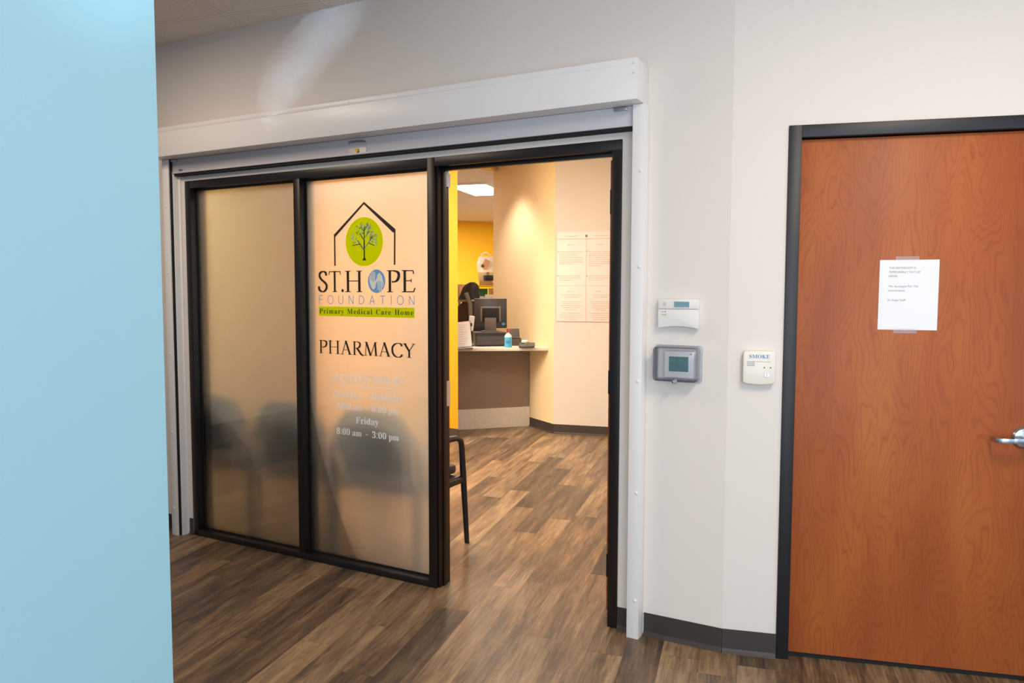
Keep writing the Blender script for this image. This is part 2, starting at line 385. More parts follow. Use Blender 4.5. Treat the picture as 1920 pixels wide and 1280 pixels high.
# lettering -----------------------------------------------------------------
FONTDIR = bpy.utils.system_resource('DATAFILES', path='fonts')
def load_font(fn):
    try: return bpy.data.fonts.load(os.path.join(FONTDIR, fn))
    except Exception: return None
F_MATH = load_font('NotoSansMath-Regular.woff2'); F_SANS = None
def boldserif(t):
    if F_MATH is None: return t
    r = ''
    for ch in t:
        if 'A' <= ch <= 'Z': r += chr(0x1D400 + ord(ch) - 65)
        elif 'a' <= ch <= 'z': r += chr(0x1D41A + ord(ch) - 97)
        elif '0' <= ch <= '9': r += chr(0x1D7CE + ord(ch) - 48)
        else: r += ch
    return r
def text_polys(body, font, offset=0.0, spacing=1.0, word=1.0):
    c = bpy.data.curves.new('lettering', 'FONT'); c.body = body
    if font: c.font = font
    c.size = 1.0; c.offset = offset; c.space_character = spacing; c.space_word = word; c.resolution_u = 5
    o = bpy.data.objects.new('lettering', c); COL.objects.link(o)
    dg = bpy.context.evaluated_depsgraph_get(); dg.update()
    me = bpy.data.meshes.new_from_object(o.evaluated_get(dg))
    vs = [tuple(v.co) for v in me.vertices]; fs = [tuple(p.vertices) for p in me.polygons]
    bpy.data.objects.remove(o); bpy.data.curves.remove(c); bpy.data.meshes.remove(me)
    return vs, fs
CAPH = {}
def put_text(mb, body, font, x0, x1, zb, cap, y, serif=False, offset=0.0, spacing=1.0, word=1.0):
    """letters in the plane y = const facing -y; x0..x1 the width, zb the baseline, cap the capital height"""
    H = boldserif('H') if serif else 'H'
    key = (serif, font.name if font else '')
    if key not in CAPH:
        hv, _ = text_polys(H, font); CAPH[key] = max(v[1] for v in hv) - min(v[1] for v in hv)
    vs, fs = text_polys(boldserif(body) if serif else body, font, offset, spacing, word)
    a, b = min(v[0] for v in vs), max(v[0] for v in vs)
    sx = (x1 - x0) / (b - a); sz = cap / CAPH[key]
    mb.add([(x0 + (v[0] - a) * sx, y, zb + v[1] * sz) for v in vs], fs)
def catmull(P, n=8):
    out = []
    Q = [P[0]] + list(P) + [P[-1]]
    for i in range(1, len(Q) - 2):
        p0, p1, p2, p3 = [Vector(q) for q in Q[i - 1:i + 3]]
        for k in range(n):
            t = k / n
            out.append(0.5 * ((2 * p1) + (-p0 + p2) * t + (2 * p0 - 5 * p1 + 4 * p2 - p3) * t * t + (-p0 + 3 * p1 - 3 * p2 + p3) * t ** 3))
    out.append(Vector(P[-1])); return out
BN = [0]
def band(mb, pts, y, T=0.12, t=0.045, fn=None, w=None):
    """broad-nib stroke in x,z"""
    pts = [Vector(p) for p in pts]; L, R = [], []
    for i, p in enumerate(pts):
        d = (pts[min(i + 1, len(pts) - 1)] - pts[max(i - 1, 0)]).normalized()
        ww = w if w is not None else abs(d.y) * T + abs(d.x) * t
        n = Vector((-d.y, d.x)) * ww / 2; L.append(p + n); R.append(p - n)
    fn = fn or (lambda q: (q[0], y, q[1]))
    BN[0] = (BN[0] + 1) % 12; dy = -.00006 * BN[0]
    v = [tuple(Vector(fn(q)) + Vector((0, dy, 0))) for q in L] + [tuple(Vector(fn(q)) + Vector((0, dy, 0))) for q in R]; k = len(pts)
    mb.add(v, [(i, k + i, k + i + 1, i + 1) for i in range(k - 1)])
# capitals of a light roman face: (advance, list of strokes (points, thick, thin))
T_, t_ = 0.115, 0.042
def serif_bar(x, z, l=0.26): return ([(x - l / 2, z), (x + l / 2, z)], 0, 0.04)
def stem(x, s0=True, s1=True, l=0.26):
    r = [([(x, 0.0), (x, 1.0)], T_, t_)]
    if s0: r.append(serif_bar(x, 0.02, l))
    if s1: r.append(serif_bar(x, 0.98, l))
    return r
GL = {
 'S': (0.62, [(catmull([(.50, .78), (.47, .92), (.32, .98), (.15, .92), (.10, .77), (.20, .61), (.38, .48), (.51, .34), (.50, .16), (.36, .03), (.20, .03), (.08, .12), (.05, .27)]), .12, .05)]),
 'T': (0.74, stem(.37, s1=False) + [([(.03, .97), (.71, .97)], 0, .045), ([(.05, .97), (.03, .82)], .045, .045), ([(.69, .97), (.71, .82)], .045, .045)]),
 'H': (0.86, stem(.16) + stem(.70) + [([(.16, .52), (.70, .52)], 0, .042)]),
 'P': (0.66, stem(.17) + [(catmull([(.17, .97), (.36, .97), (.54, .90), (.58, .73), (.50, .54), (.34, .47), (.26, .49)]), .12, .045)]),
 'E': (0.66, stem(.17) + [([(.10, .97), (.55, .97)], 0, .045), ([(.54, .98), (.57, .82)], .045, .045), ([(.17, .52), (.46, .52)], 0, .042), ([(.46, .60), (.46, .44)], .04, .04), ([(.10, .025), (.58, .025)], 0, .05), ([(.57, .02), (.63, .20)], .045, .045)]),
 'A': (0.80, [([(.12, 0), (.40, 1.02)], .05, .03), ([(.38, 1.02), (.68, 0)], .125, .05), ([(.20, .34), (.57, .34)], 0, .04), serif_bar(.12, .02, .22), serif_bar(.68, .02, .26)]),
 'R': (0.76, stem(.17) + [(catmull([(.17, .97), (.36, .97), (.52, .90), (.55, .74), (.48, .57), (.32, .50), (.17, .50)]), .115, .042), (catmull([(.34, .50), (.48, .30), (.62, .08), (.78, -.02)]), .13, .06)]),
 'M': (1.0, [([(.14, 0), (.19, 1)], .05, .03), ([(.19, 1.0), (.49, .0)], .12, .05), ([(.49, .0), (.80, 1.0)], .05, .03), ([(.80, 1.0), (.86, 0)], .12, .05), serif_bar(.14, .02, .22), serif_bar(.86, .02, .26), serif_bar(.16, .98, .16), serif_bar(.84, .98, .18)]),
 'C': (0.78, [(catmull([(.70, .78), (.67, .92), (.50, .99), (.28, .93), (.12, .74), (.09, .50), (.14, .24), (.30, .05), (.50, .0), (.66, .07), (.73, .20)]), .12, .045)]),
 'Y': (0.76, [([(.08, 1.0), (.38, .46)], .12, .05), ([(.68, 1.0), (.38, .46)], .05, .03), ([(.38, .50), (.38, 0)], .115, .04), serif_bar(.38, .02), serif_bar(.09, .98, .24), serif_bar(.67, .98, .22)]),
}
def roman(mb, word, x0, x1, zb, cap, y, gap=0.02):
    adv = sum(GL[c][0] + gap for c in word) - gap
    sx = (x1 - x0) / adv; x = x0
    for c in word:
        a, st = GL[c]
        for pts, T, t in st:
            band(mb, pts, y, max(T, .001), t, fn=lambda q, x=x: (x + q[0] * sx, y, zb + q[1] * cap))
        x += (a + gap) * sx
def disc(mb, cx, cz, rx, rz, y, seg=48, a0=0, a1=2 * PI):
    mb.add([(cx + rx * math.cos(a0 + (a1 - a0) * k / seg), y, cz + rz * math.sin(a0 + (a1 - a0) * k / seg)) for k in range(seg)], [tuple(range(seg))])

# ================================================================== SETTING
H3 = 3.01
TH = math.radians(14.5186); BX = -0.682           # second wall bends back here
def w2(s, off=0.0): return (BX + s * math.cos(TH) - off * math.sin(TH), s * math.sin(TH) + off * math.cos(TH))

struct('floor', MB().box(-11.2, 4.4, -5.6, 13.4, -0.06, 0.0), 'floor')
struct('ceiling', MB().box(-11.2, 4.4, -5.0, 13.4, H3, H3 + 0.1), 'ceiling')
# storefront wall with its opening
wb = MB(); wb.box(-7.0, -3.94, 0, 0.12, 0, H3); wb.box(-3.94, -1.15, 0, 0.12, 2.18, H3)
wb.prism([(-1.15, 0), (BX, 0), w2(0, .12), (-1.15, .12)], 0, H3)
struct('wall_middle', wb, 'wall')
wr = MB(); wr.prism([w2(0), w2(.216), w2(.216, .12), w2(0, .12)], 0, H3)
wr.prism([w2(.216), w2(1.222), w2(1.222, .12), w2(.216, .12)], 2.18, H3)
wr.prism([w2(1.222), w2(4.6), w2(4.6, .12), w2(1.222, .12)], 0, H3)
struct('wall_right', wr, 'wall')
# pale blue wall that ends close to the camera
e = Vector((-1.14, -2.31)); dv = Vector((.1961, -.9806)); nv = Vector((-.9806, -.1961))
struct('wall_left', MB().prism([tuple(e), tuple(e + dv * 2.9), tuple(e + dv * 2.9 + nv * .14), tuple(e + nv * .14)], 0, H3), 'blue')
struct('wall_lobby_left', MB().box(-7.12, -7.0, -5.0, 0.12, 0, H3), 'wall')
# pharmacy walls
struct('wall_pharmacy_left', MB().box(-5.72, -5.6, 0.12, 3.41, 0, H3), 'leftwall')
struct('wall_yellow', MB().prism([(-5.72, 3.41), (-4.137, 3.41), (-4.225, 3.53), (-5.72, 3.53)], 0, H3), 'yellow')
P2 = Vector((-3.394, 4.148)); PQ = Vector((-4.577, 4.927)); nb = Vector((.55, .835))
struct('wall_angled', MB().prism([tuple(P2), tuple(PQ), tuple(PQ + nb * .12), tuple(P2 + nb * .12)], 0, H3), 'angled')
dc = Vector((.584, .125)).normalized(); PC = P2 + dc * 3.4; nc = Vector((-dc.y, dc.x))
struct('wall_far_right', MB().prism([tuple(P2), tuple(PC), tuple(PC + nc * .12), tuple(P2 + nc * .12)], 0, H3), 'cream')
struct('wall_pharmacy_right', MB().box(-0.70, -0.58, 0.30, 4.72, 0, H3), 'cream')
bd = Vector((.695, .719)); bc_ = Vector((-8.4, 11.0)); bn = Vector((-.719, .695))
struct('wall_back', MB().prism([tuple(bc_ - bd * 3.6), tuple(bc_ + bd * 3.2), tuple(bc_ + bd * 3.2 + bn * .12), tuple(bc_ - bd * 3.6 + bn * .12)], 0, H3), 'yellow_back')
struct('wall_office_left', MB().box(-11.2, -11.08, 3.3, 13.4, 0, H3), 'cream')
struct('wall_office_front', MB().box(-11.08, -5.72, 3.41, 3.53, 0, H3), 'cream')
struct('wall_office_right', MB().prism([(-4.44, 5.06), (-4.34, 5.13), (-5.9, 13.2), (-6.0, 13.2)], 0, H3), 'cream')
# dropped beam over the counter
struct('trim_1', MB().prism([(-4.577 + .06, 4.927), (-4.232, 3.545), (-5.2, 3.545), (-4.68, 4.55)], 2.955, H3), 'beam')

def baseboard(name, pts, h=0.10, out=-1):
    """run along the wall: board plus a small cove toe"""
    mb = MB()
    for (a, b) in zip(pts[:-1], pts[1:]):
        a, b = Vector(a), Vector(b); d = (b - a).normalized(); n = Vector((d.y, -d.x)) * (1 if out < 0 else -1)
        prof = [(0.0, h), (0.004, h), (0.005, 0.018), (0.009, 0.008), (0.018, 0.0), (0.0, 0.0)]
        v = [(p.x + n.x * q[0], p.y + n.y * q[0], q[1]) for p in (a, b) for q in prof]; k = len(prof)
        mb.add(v, [tuple(range(k)), tuple(range(k, 2 * k))] + [(i, (i + 1) % k, k + (i + 1) % k, k + i) for i in range(k)])
    return struct(name, mb, 'base')
baseboard('baseboard_left', [(-7.0, 0), (-4.066, 0)])
baseboard('baseboard_storefront', [(-3.974, 0), (-3.946, 0)])
baseboard('baseboard_middle', [(-1.149, 0), (-1.086, 0)])
baseboard('baseboard_right', [(-1.024, 0), (BX, 0), w2(.215)])
baseboard('baseboard_yellow', [(-5.6, 3.41), (-4.133, 3.41)])
baseboard('baseboard_far', [(-3.821, 4.429), tuple(P2), tuple(PC)])
baseboard('baseboard_pharmacy_left', [(-5.6, .2), (-5.6, 3.41)])

# ------------------------------------------------------------------ glazed storefront (window_1)
win = empty('window_1', (-3.04, 0.06, 0)); tag(win, kind='structure')
XL, XM0, XM1, XP0, XP1 = -3.938, -3.060, -3.015, -2.170, -2.127
Y0, Y1 = -0.006, 0.120
fr = MB()
fr.box(XL, XL + .045, Y0, Y1, 0, 2.18); fr.box(XL + .045, XP0, Y0, Y1, 2.135, 2.18); fr.box(XL + .045, XP0, Y0, Y1, 0, .034)
fr.build('frame', 'black', win, .0015)
MB().box(XM0, XM1, Y0, Y1, .034, 2.135).build('mullion', 'black', win, .0015)
ps = MB(); ps.box(XP0, XP1, Y0, .118, 0, 2.18); ps.build('post', 'black', win, .0015)
stp = MB()
for a, b in ((XL + .045, XM0), (XM1, XP0)):
    stp = MB()
    stp.box(a, b, .038, .044, .034, .044); stp.box(a, b, .036, .044, 2.123, 2.135); stp.box(a, a + .012, .036, .044, .044, 2.123); stp.box(b - .012, b, .036, .044, .044, 2.123)
    stp.build('glazing_bead', 'black', win)
    g = MB().box(a, b, .046, .052, .035, 2.134).build('glass_pane', 'glass', win)
    fm = MB(); fm.add([(a + .001, .054, .036), (b - .001, .054, .036), (b - .001, .054, 2.133), (a + .001, .054, 2.133)], [(0, 1, 2, 3)])
    fm.build('frosted_film', 'film', g)

# ------------------------------------------------------------------ entrance (door_1): black frame, wooden leaf swung inward
d1 = empty('door_1', (-1.66, 0.06, 0)); tag(d1, kind='structure')
f = MB()
f.box(XP1 + .001, XP1 + .010, .010, .112, 0, 2.135); f.box(XP1 + .010, XP1 + .018, .045, .075, 0, 2.13)
f.box(-2.126, -1.151, Y0, Y1, 2.135, 2.18); f.box(-2.108, -1.209, .045, .075, 2.120, 2.135)
f.box(-1.196, -1.151, Y0, Y1, 0, 2.135); f.box(-1.199, -1.196, .045, .075, 0, 2.13)
f.build('frame', 'black', d1, .0015)
sp = MB(); sp.box(-2.1168, -2.114, .080, .113, .93, 1.06); sp.build('strike_plate', 'silver', d1)
sp = MB(); sp.box(-2.1168, -2.108, .084, .113, 2.045, 2.115); sp.build('contact_sensor', 'plastic_white', d1, .002)
leaf = MB().box(-1.255, -1.211, .135, 1.045, .012, 2.118).build('door_leaf', 'door', d1, .001)
for z in (1.93, 1.10, .23):
    hb = MB(); hb.box(-1.2555, -1.196, .1320, .1345, z - .055, z + .055); hb.cyl((-1.215, .129, z - .055), (-1.215, .129, z + .055), .007, seg=12)
    hb.build('hinge', 'black', leaf)

# ------------------------------------------------------------------ closed wooden door (door_2)
d2 = empty('door_2', (BX + .72 * math.cos(TH), .72 * math.sin(TH), 0), TH); tag(d2, kind='structure')
S = -.72    # local x = s + S
f = MB()
for a, b in ((.217, .265), (1.173, 1.221)): f.box(a + S, b + S, -.010, .125, 0, 2.18)
f.box(.265 + S, 1.173 + S, -.010, .125, 2.132, 2.18)
f.box(.265 + S, .279 + S, .068, .085, 0, 2.13); f.box(.279 + S, 1.159 + S, .068, .085, 2.115, 2.13); f.box(1.159 + S, 1.173 + S, .068, .085, 0, 2.13)
f.build('frame', 'navy', d2, .0012, local=True)
lf = MB().box(.268 + S, 1.170 + S, .022, .066, .022, 2.127).build('door_leaf', 'door', d2, .001, local=True)
sw = MB().box(.266 + S, 1.172 + S, .030, .060, .003, .021); sw.build('door_gap_shade', 'dark', lf, local=True)  # solid dark strip standing in for the shade in the bottom gap
hx, hz = 1.102 + S, .964
hd = MB(); hd.lathe([(.042, 0), (.042, .006), (.036, .014), (.022, .018), (.0, .018)], (0, 0, 0), 40)
hd.bm.transform(Matrix.Translation((hx, .022, hz)) @ Matrix.Rotation(PI / 2, 4, 'X'))
hd.build('rosette', 'satin', lf, smooth=True, local=True)
hl = MB(); hl.cyl((hx, .006, hz), (hx, -.052, hz), .011, .011, 24)
pts = [(hx + .012, -.050, hz), (hx - .02, -.054, hz), (hx - .06, -.056, hz - .002), (hx - .098, -.054, hz - .003), (hx - .113, -.046, hz - .003), (hx - .118, -.030, hz - .003), (hx - .119, -.006, hz - .003)]
prev = None
for a in range(len(pts) - 1):
    p, q = Vector(pts[a]), Vector(pts[a + 1]); c = (p + q) / 2; L = (q - p).length + .004
    ang = math.atan2(q.y - p.y, q.x - p.x); h = .021 - .001 * a
    hl.boxm((L, .011, h), Matrix.Translation(c) @ Matrix.Rotation(ang, 4, 'Z'))
hl.build('lever_handle', 'satin', lf, .0015, local=True)

# ------------------------------------------------------------------ rolling shutter over the storefront
sh = empty('rolling_shutter', (-2.55, -.03, 0)); tag(sh, 'white rolling security shutter with long top box and side guides around the pharmacy front', 'shutter')
hb = MB(); hb.box(-4.075, -1.036, -.149, -.0005, 2.307, 2.472); hb.build('top_box', 'white', sh, .002)
cp = MB(); cp.box(-4.072, -1.039, -.1505, -.003, 2.449, 2.474); cp.build('top_box_cover', 'white', sh, .001)
sm = MB()
for x, z in ((-1.052, 2.412), (-1.055, 2.452), (-2.54, 2.462), (-4.04, 2.41)): MB().cyl((x, -.153, z), (x, -.1485, z), .0025, seg=10).build('box_rivet', 'grey', sh)
for sgn, xo, xi in ((1, -1.029, -1.083), (-1, -4.060, -4.006)):
    a, b = min(xo, xi), max(xo, xi); g = MB()
    g.box(a, b, -.066, -.056, 0, 2.306)                                   # front face
    if sgn > 0: g.box(b - .006, b, -.056, -.0005, 0, 2.306); g.box(a + .004, a + .010, -.056, -.006, 0, 2.306)
    else: g.box(a, a + .006, -.056, -.0005, 0, 2.306); g.box(b + .016, b + .020, -.050, -.0005, 0, 2.22); g.box(b + .020, b + .032, -.012, -.0005, 0, 2.22)
    go = g.build('side_guide', 'white', sh, .001)
    dk = MB(); dk.box(a + .012, b - .008 if sgn > 0 else b + .014, -.052, -.008, 0, 2.3); dk.build('guide_slot', 'dark', go)
    for z in (2.028, 1.626, 1.136, .65, .172):
        x = b - .016 if sgn > 0 else a + .024
        MB().lathe([(.007, 0), (.0065, .002), (.003, .004), (0, .0045)], (0, 0, 0), 16)
        r = MB(); r.lathe([(.0075, 0), (.007, .002), (.004, .004), (.0005, .0045)], (0, 0, 0), 16)
        r.bm.transform(Matrix.Translation((x, -.066, z)) @ Matrix.Rotation(PI / 2, 4, 'X')); r.build('guide_screw', 'white', go, smooth=True)
bb = MB(); bb.box(-3.998, -1.086, -.046, -.022, 2.222, 2.306); bb.box(-3.998, -1.086, -.050, -.046, 2.222, 2.232)
bar = bb.build('bottom_bar', 'grey', sh, .0015)
gp = MB(); gp.box(-3.998, -1.086, -.040, -.0005, 2.209, 2.221); gp.build('bar_gap_shade', 'dark', sh)  # dark strip painted in for the shaded gap below the bar
lp = MB(); cx, cz = -2.572, 2.243
pl = []
for k in range(12): a = -PI / 2 + PI * k / 11; pl.append((cx + .045 + .014 * math.cos(a), cz + .014 * math.sin(a)))
for k in range(12): a = PI / 2 + PI * k / 11; pl.append((cx - .045 + .014 * math.cos(a), cz + .014 * math.sin(a)))
lp.prism_y(pl, -.049, -.0455); lk = lp.build('lock_plate', 'silver', bar)
ky = MB(); ky.cyl((cx, -.049, cz), (cx, -.056, cz), .011, .010, 20); ky.box(cx - .0012, cx + .0012, -.0575, -.055, cz - .006, cz + .006); ky.build('key_cylinder', 'brass', lk, smooth=True)
pn = MB(); pn.tube([(cx - .055, -.047, 2.283), (cx - .045, -.055, 2.287), (cx, -.060, 2.289), (cx + .045, -.055, 2.287), (cx + .055, -.047, 2.283)], .005, 10); pn.build('pull_handle', 'silver', bar, smooth=True)
st = MB(); st.box(-1.172, -1.112, -.056, -.046, 2.289, 2.303); st.build('stop_bracket', 'silver', bar, .001)
st = MB(); st.box(-3.993, -3.945, -.056, -.046, 2.292, 2.304); st.build('stop_bracket', 'silver', bar, .001)
st = MB(); st.box(-3.93, -3.90, -.054, -.046, 2.238, 2.244); st.cyl((-3.915, -.046, 2.236), (-3.915, -.053, 2.236), .005, seg=12); st.build('bar_screw', 'silver', bar)

# ------------------------------------------------------------------ vinyl signs on the right-hand glass
YG = .0450
logo = empty('window_decal', (-2.609, YG, 1.38)); tag(logo, 'logo decal with lime green tree circle inside a black house outline on the frosted glass', 'sign')
m = MB()
HW = [(-2.813, 1.657), (-2.813, 1.830), (-2.609, 1.985), (-2.408, 1.838), (-2.411, 1.657)]
band(m, HW[:2], YG, w=.010); band(m, HW[3:], YG, w=.010)
m.add([(-2.818, YG, 1.826), (-2.806, YG, 1.815), (-2.609, YG, 1.979), (-2.609, YG, 1.993)], [(0, 1, 2, 3)])
m.add([(-2.609, YG, 1.993), (-2.609, YG, 1.979), (-2.417, YG, 1.822), (-2.402, YG, 1.840)], [(0, 1, 2, 3)])
m.build('house_outline', 'ink', logo)
gd = MB(); disc(gd, -2.611, 1.782, .126, .130, YG); gdo = gd.build('green_circle', 'ink_green', logo)
tr = MB(); yt = YG - .0010
band(tr, [(-2.609, 1.685), (-2.609, 1.79)], yt, w=.008); band(tr, [(-2.609, 1.785), (-2.608, 1.862)], yt, w=.005)
tr.add([(-2.622, yt, 1.683), (-2.596, yt, 1.683), (-2.605, yt, 1.700), (-2.613, yt, 1.700)], [(0, 1, 2, 3)])
br = [((-2.611, 1.738), (-2.655, 1.790)), ((-2.607, 1.748), (-2.562, 1.795)), ((-2.609, 1.790), (-2.640, 1.828)), ((-2.609, 1.800), (-2.570, 1.838)),
      ((-2.640, 1.770), (-2.690, 1.764)), ((-2.578, 1.775), (-2.540, 1.760)), ((-2.609, 1.835), (-2.630, 1.862)), ((-2.608, 1.84), (-2.588, 1.866)), ((-2.575, 1.785), (-2.552, 1.812))]
for a, b in br: band(tr, [a, b], yt, w=.004)
tr.build('tree_trunk', 'ink', gdo)
lb, ld = MB(), MB()
for k in range(86):
    a = random.uniform(-.35, PI + .35); rr = math.sqrt(random.uniform(.12, 1))
    x = -2.609 + .088 * rr * math.cos(a); z = 1.793 + .088 * rr * math.sin(a)
    r = random.uniform(.0035, .006); a0 = random.uniform(0, 6.28)
    band(lb if k % 3 else ld, [(x + r * math.cos(a0 + q * .7), z + r * math.sin(a0 + q * .7)) for q in range(7)], yt, w=.0020)
for (a, b) in br[:4]: band(lb, [(a[0] + .003, a[1] + .002), (b[0] + .003, b[1] + .002)], yt - .0002, w=.002)
lb.build('tree_leaves', 'ink_blue', gdo); ld.build('tree_leaves', 'ink', gdo)
m = MB(); ZB, CP = 1.514, .115
roman(m, 'ST', -2.936, -2.772, ZB, CP, YG); m.build('large_lettering', 'ink', logo); m = MB(); disc(m, -2.762, ZB + .008, .0085, .0085, YG, 20); m.build('full_stop', 'ink', logo); m = MB()
roman(m, 'H', -2.747, -2.622, ZB, CP, YG); m.build('large_lettering', 'ink', logo); m = MB(); roman(m, 'PE', -2.466, -2.278, ZB, CP, YG)
m.build('large_lettering', 'ink', logo)
ho = MB(); disc(ho, -2.530, 1.572, .0575, .062, YG); hoo = ho.build('blue_letter_disc', 'ink_blue', logo)
hh = MB(); yh = YG - .0010
for sg in (1, -1):
    C0 = Vector((-2.530, 1.572))
    def T(x, z, q=0.0): return (C0.x + sg * x, yh - (.0002 if sg > 0 else 0) - q, C0.y + sg * z)
    for i, (x, z0, z1) in enumerate([(-.044, .006, .030), (-.034, .0, .046), (-.023, -.006, .052), (-.012, -.008, .044)]):
        hh.add([T(x - .0038, z0), T(x + .0038, z0), T(x + .0045, z1), T(x + .001, z1 + .004), T(x - .002, z1)], [(0, 1, 2, 3, 4)])
    hh.add([T(-.047, .008, .0001), T(-.008, -.008, .0001), T(-.004, -.030, .0001), T(-.020, -.046, .0001), T(-.036, -.030, .0001)], [(0, 1, 2, 3, 4)])
    hh.add([T(-.010, -.004, .00005), T(.004, .014, .00005), T(.008, .010, .00005), T(-.004, -.022, .00005)], [(0, 1, 2, 3)])
hh.build('hand_shapes', 'ink_cream', hoo)
SANS = {
 'F': [[(.08, 0), (.08, 1)], [(.08, .96), (.56, .96)], [(.08, .52), (.48, .52)]],
 'O': [[(.42 + .38 * math.cos(PI / 2 + 2 * PI * k / 32), .5 + .49 * math.sin(PI / 2 + 2 * PI * k / 32)) for k in range(33)]],
 'U': [[(.10, 1), (.10, .36)] + [(.40 - .30 * math.cos(PI * k / 12), .34 - .32 * math.sin(PI * k / 12)) for k in range(13)] + [(.70, .36), (.70, 1)]],
 'N': [[(.10, 0), (.10, 1)], [(.10, .98), (.68, .02)], [(.68, 0), (.68, 1)]],
 'D': [[(.10, 0), (.10, 1)], [(.10, .96), (.30, .96)] + [(.30 + .42 * math.sin(PI * k / 14), .5 + .46 * math.cos(PI * k / 14)) for k in range(1, 14)] + [(.30, .04), (.10, .04)]],
 'A': [[(.04, 0), (.38, 1)], [(.38, 1), (.72, 0)], [(.15, .34), (.61, .34)]],
 'T': [[(.02, .96), (.70, .96)], [(.36, 0), (.36, .94)]],
 'I': [[(.12, 0), (.12, 1)]]}
WID = dict(F=.6, O=.84, U=.8, N=.78, D=.8, A=.76, T=.72, I=.24)
word = 'FOUNDATION'; gap = .62; tot = sum(WID[c] for c in word) + gap * (len(word) - 1); scx = (-2.283 + 2.932) / tot; xx = -2.932
for c in word:
    m = MB()
    for pts in SANS[c]: band(m, pts, YG, w=.085, fn=lambda q, xx=xx: (xx + q[0] * scx, YG, 1.449 + q[1] * .047))
    m.build('blue_letter', 'ink_blue', logo); xx += (WID[c] + gap) * scx
m = MB(); m.add([(-2.934, YG, 1.3815), (-2.286, YG, 1.3815), (-2.286, YG, 1.4345), (-2.934, YG, 1.4345)], [(0, 1, 2, 3)]); gb = m.build('green_strip', 'ink_green', logo)
m = MB(); put_text(m, 'Primary Medical Care Home', F_MATH, -2.929, -2.293, 1.396, .027, yt, serif=True, spacing=1.12, word=1.3); m.build('strip_lettering', 'ink_brown', gb)
m = MB(); roman(m, 'PHARMACY', -2.938, -2.284, 1.174, .074, YG, gap=.03)
o = m.build('window_lettering', 'ink'); tag(o, 'black serif word PHARMACY on the frosted glass below the logo', 'sign')
bh = empty('window_lettering', (-2.603, YG, .9)); tag(bh, 'white lettering of weekday business hours low on the frosted glass', 'sign')
for t, a, b, zb, cap in (('BUSINESS HOURS', -2.840, -2.365, 1.025, .040), ('Monday  -  Thursday', -2.838, -2.368, .938, .036), ('8:00 am  -  6:00 pm', -2.817, -2.394, .870, .034), ('Friday', -2.681, -2.525, .800, .036), ('8:00 am  -  3:00 pm', -2.818, -2.392, .730, .034)):
    m = MB(); put_text(m, t, F_MATH, a, b, zb, cap, YG, serif=True); m.build('text_line', 'ink_white', bh)
m = MB(); m.add([(-2.840, YG, 1.002), (-2.365, YG, 1.002), (-2.365, YG, 1.005), (-2.840, YG, 1.005)], [(0, 1, 2, 3)]); m.build('underline', 'ink_white', bh)

# ------------------------------------------------------------------ devices on the wall
def screen_on(mb, *a): return mb
th = empty('wall_thermostat', (-.885, 0, 1.43)); tag(th, 'white wall thermostat with small blue-grey display above the clear guard box', 'thermostat')
m = MB(); m.box(-.968, -.802, -.012, -.0005, 1.378, 1.486); m.build('backplate', 'plastic_white', th, .002)
m = MB(); m.box(-.972, -.798, -.030, -.012, 1.448, 1.490); m.build('upper_cover', 'plastic_white', th, .003)
pl = [(-.972, 1.4465), (-.798, 1.4465), (-.798, 1.366)] + [(-.798 - .174 * k / 12, 1.366 + .010 * math.sin(PI * k / 12)) for k in range(1, 12)] + [(-.972, 1.366)]
m = MB(); m.prism_y(pl, -.031, -.012); m.build('lower_door', 'plastic_white', th, .002)
m = MB(); m.box(-.908, -.832, -.0318, -.0295, 1.452, 1.484); b_ = m.build('display_bezel', 'plastic_white', th, .001)
m = MB(); m.box(-.902, -.838, -.0325, -.0315, 1.456, 1.479); m.build('display', 'lcd_blue', b_)
m = MB()
for z in (1.436, 1.424): m.box(-.956, -.946, -.0316, -.0309, z - .001, z + .001)
m.cyl((-.940, -.0309, 1.436), (-.940, -.0318, 1.436), .0028, seg=10); m.build('indicator_mark', 'ink_grey', th)
m = MB(); m.cyl((-.940, -.0309, 1.424), (-.940, -.0320, 1.424), .0036, seg=10); m.build('indicator_lamp', 'lime', th)
m = MB(); disc(m, -.944, 1.468, .008, .008, -.0302, 20); m.build('embossed_emblem', 'grey', th)

t2 = empty('wall_thermostat', (-.878, 0, 1.21)); tag(t2, 'white thermostat with large green display locked inside the clear plastic guard', 'thermostat')
m = MB(); m.box(-.942, -.815, -.028, -.0005, 1.157, 1.270); m.build('housing', 'plastic_white', t2, .004)
m = MB(); m.box(-.928, -.830, -.0295, -.028, 1.176, 1.256); m.build('display_bezel', 'plastic_cream', t2, .001)
m = MB(); m.box(-.921, -.838, -.0304, -.0294, 1.184, 1.247); m.build('display', 'lcd_green', t2)
m = MB()
for k in range(3): m.box(-.905, -.855, -.0308, -.0303, 1.200 + k * .016, 1.201 + k * .016)
m.cyl((-.828, -.028, 1.259), (-.828, -.0292, 1.259), .003, seg=10); m.build('display_mark', 'ink_grey', t2)
gu = empty('thermostat_guard', (-.888, 0, 1.215)); tag(gu, 'clear plastic lockable guard box over the lower thermostat', 'guard box')
def rrect(a, b, c, d, r, n=6):
    P = []
    for (cx_, cz_, a0) in ((b - r, d - r, 0), (a + r, d - r, 90), (a + r, c + r, 180), (b - r, c + r, 270)):
        P += [(cx_ + r * math.cos(math.radians(a0 + 90 * k / n)), cz_ + r * math.sin(math.radians(a0 + 90 * k / n))) for k in range(n + 1)]
    return P
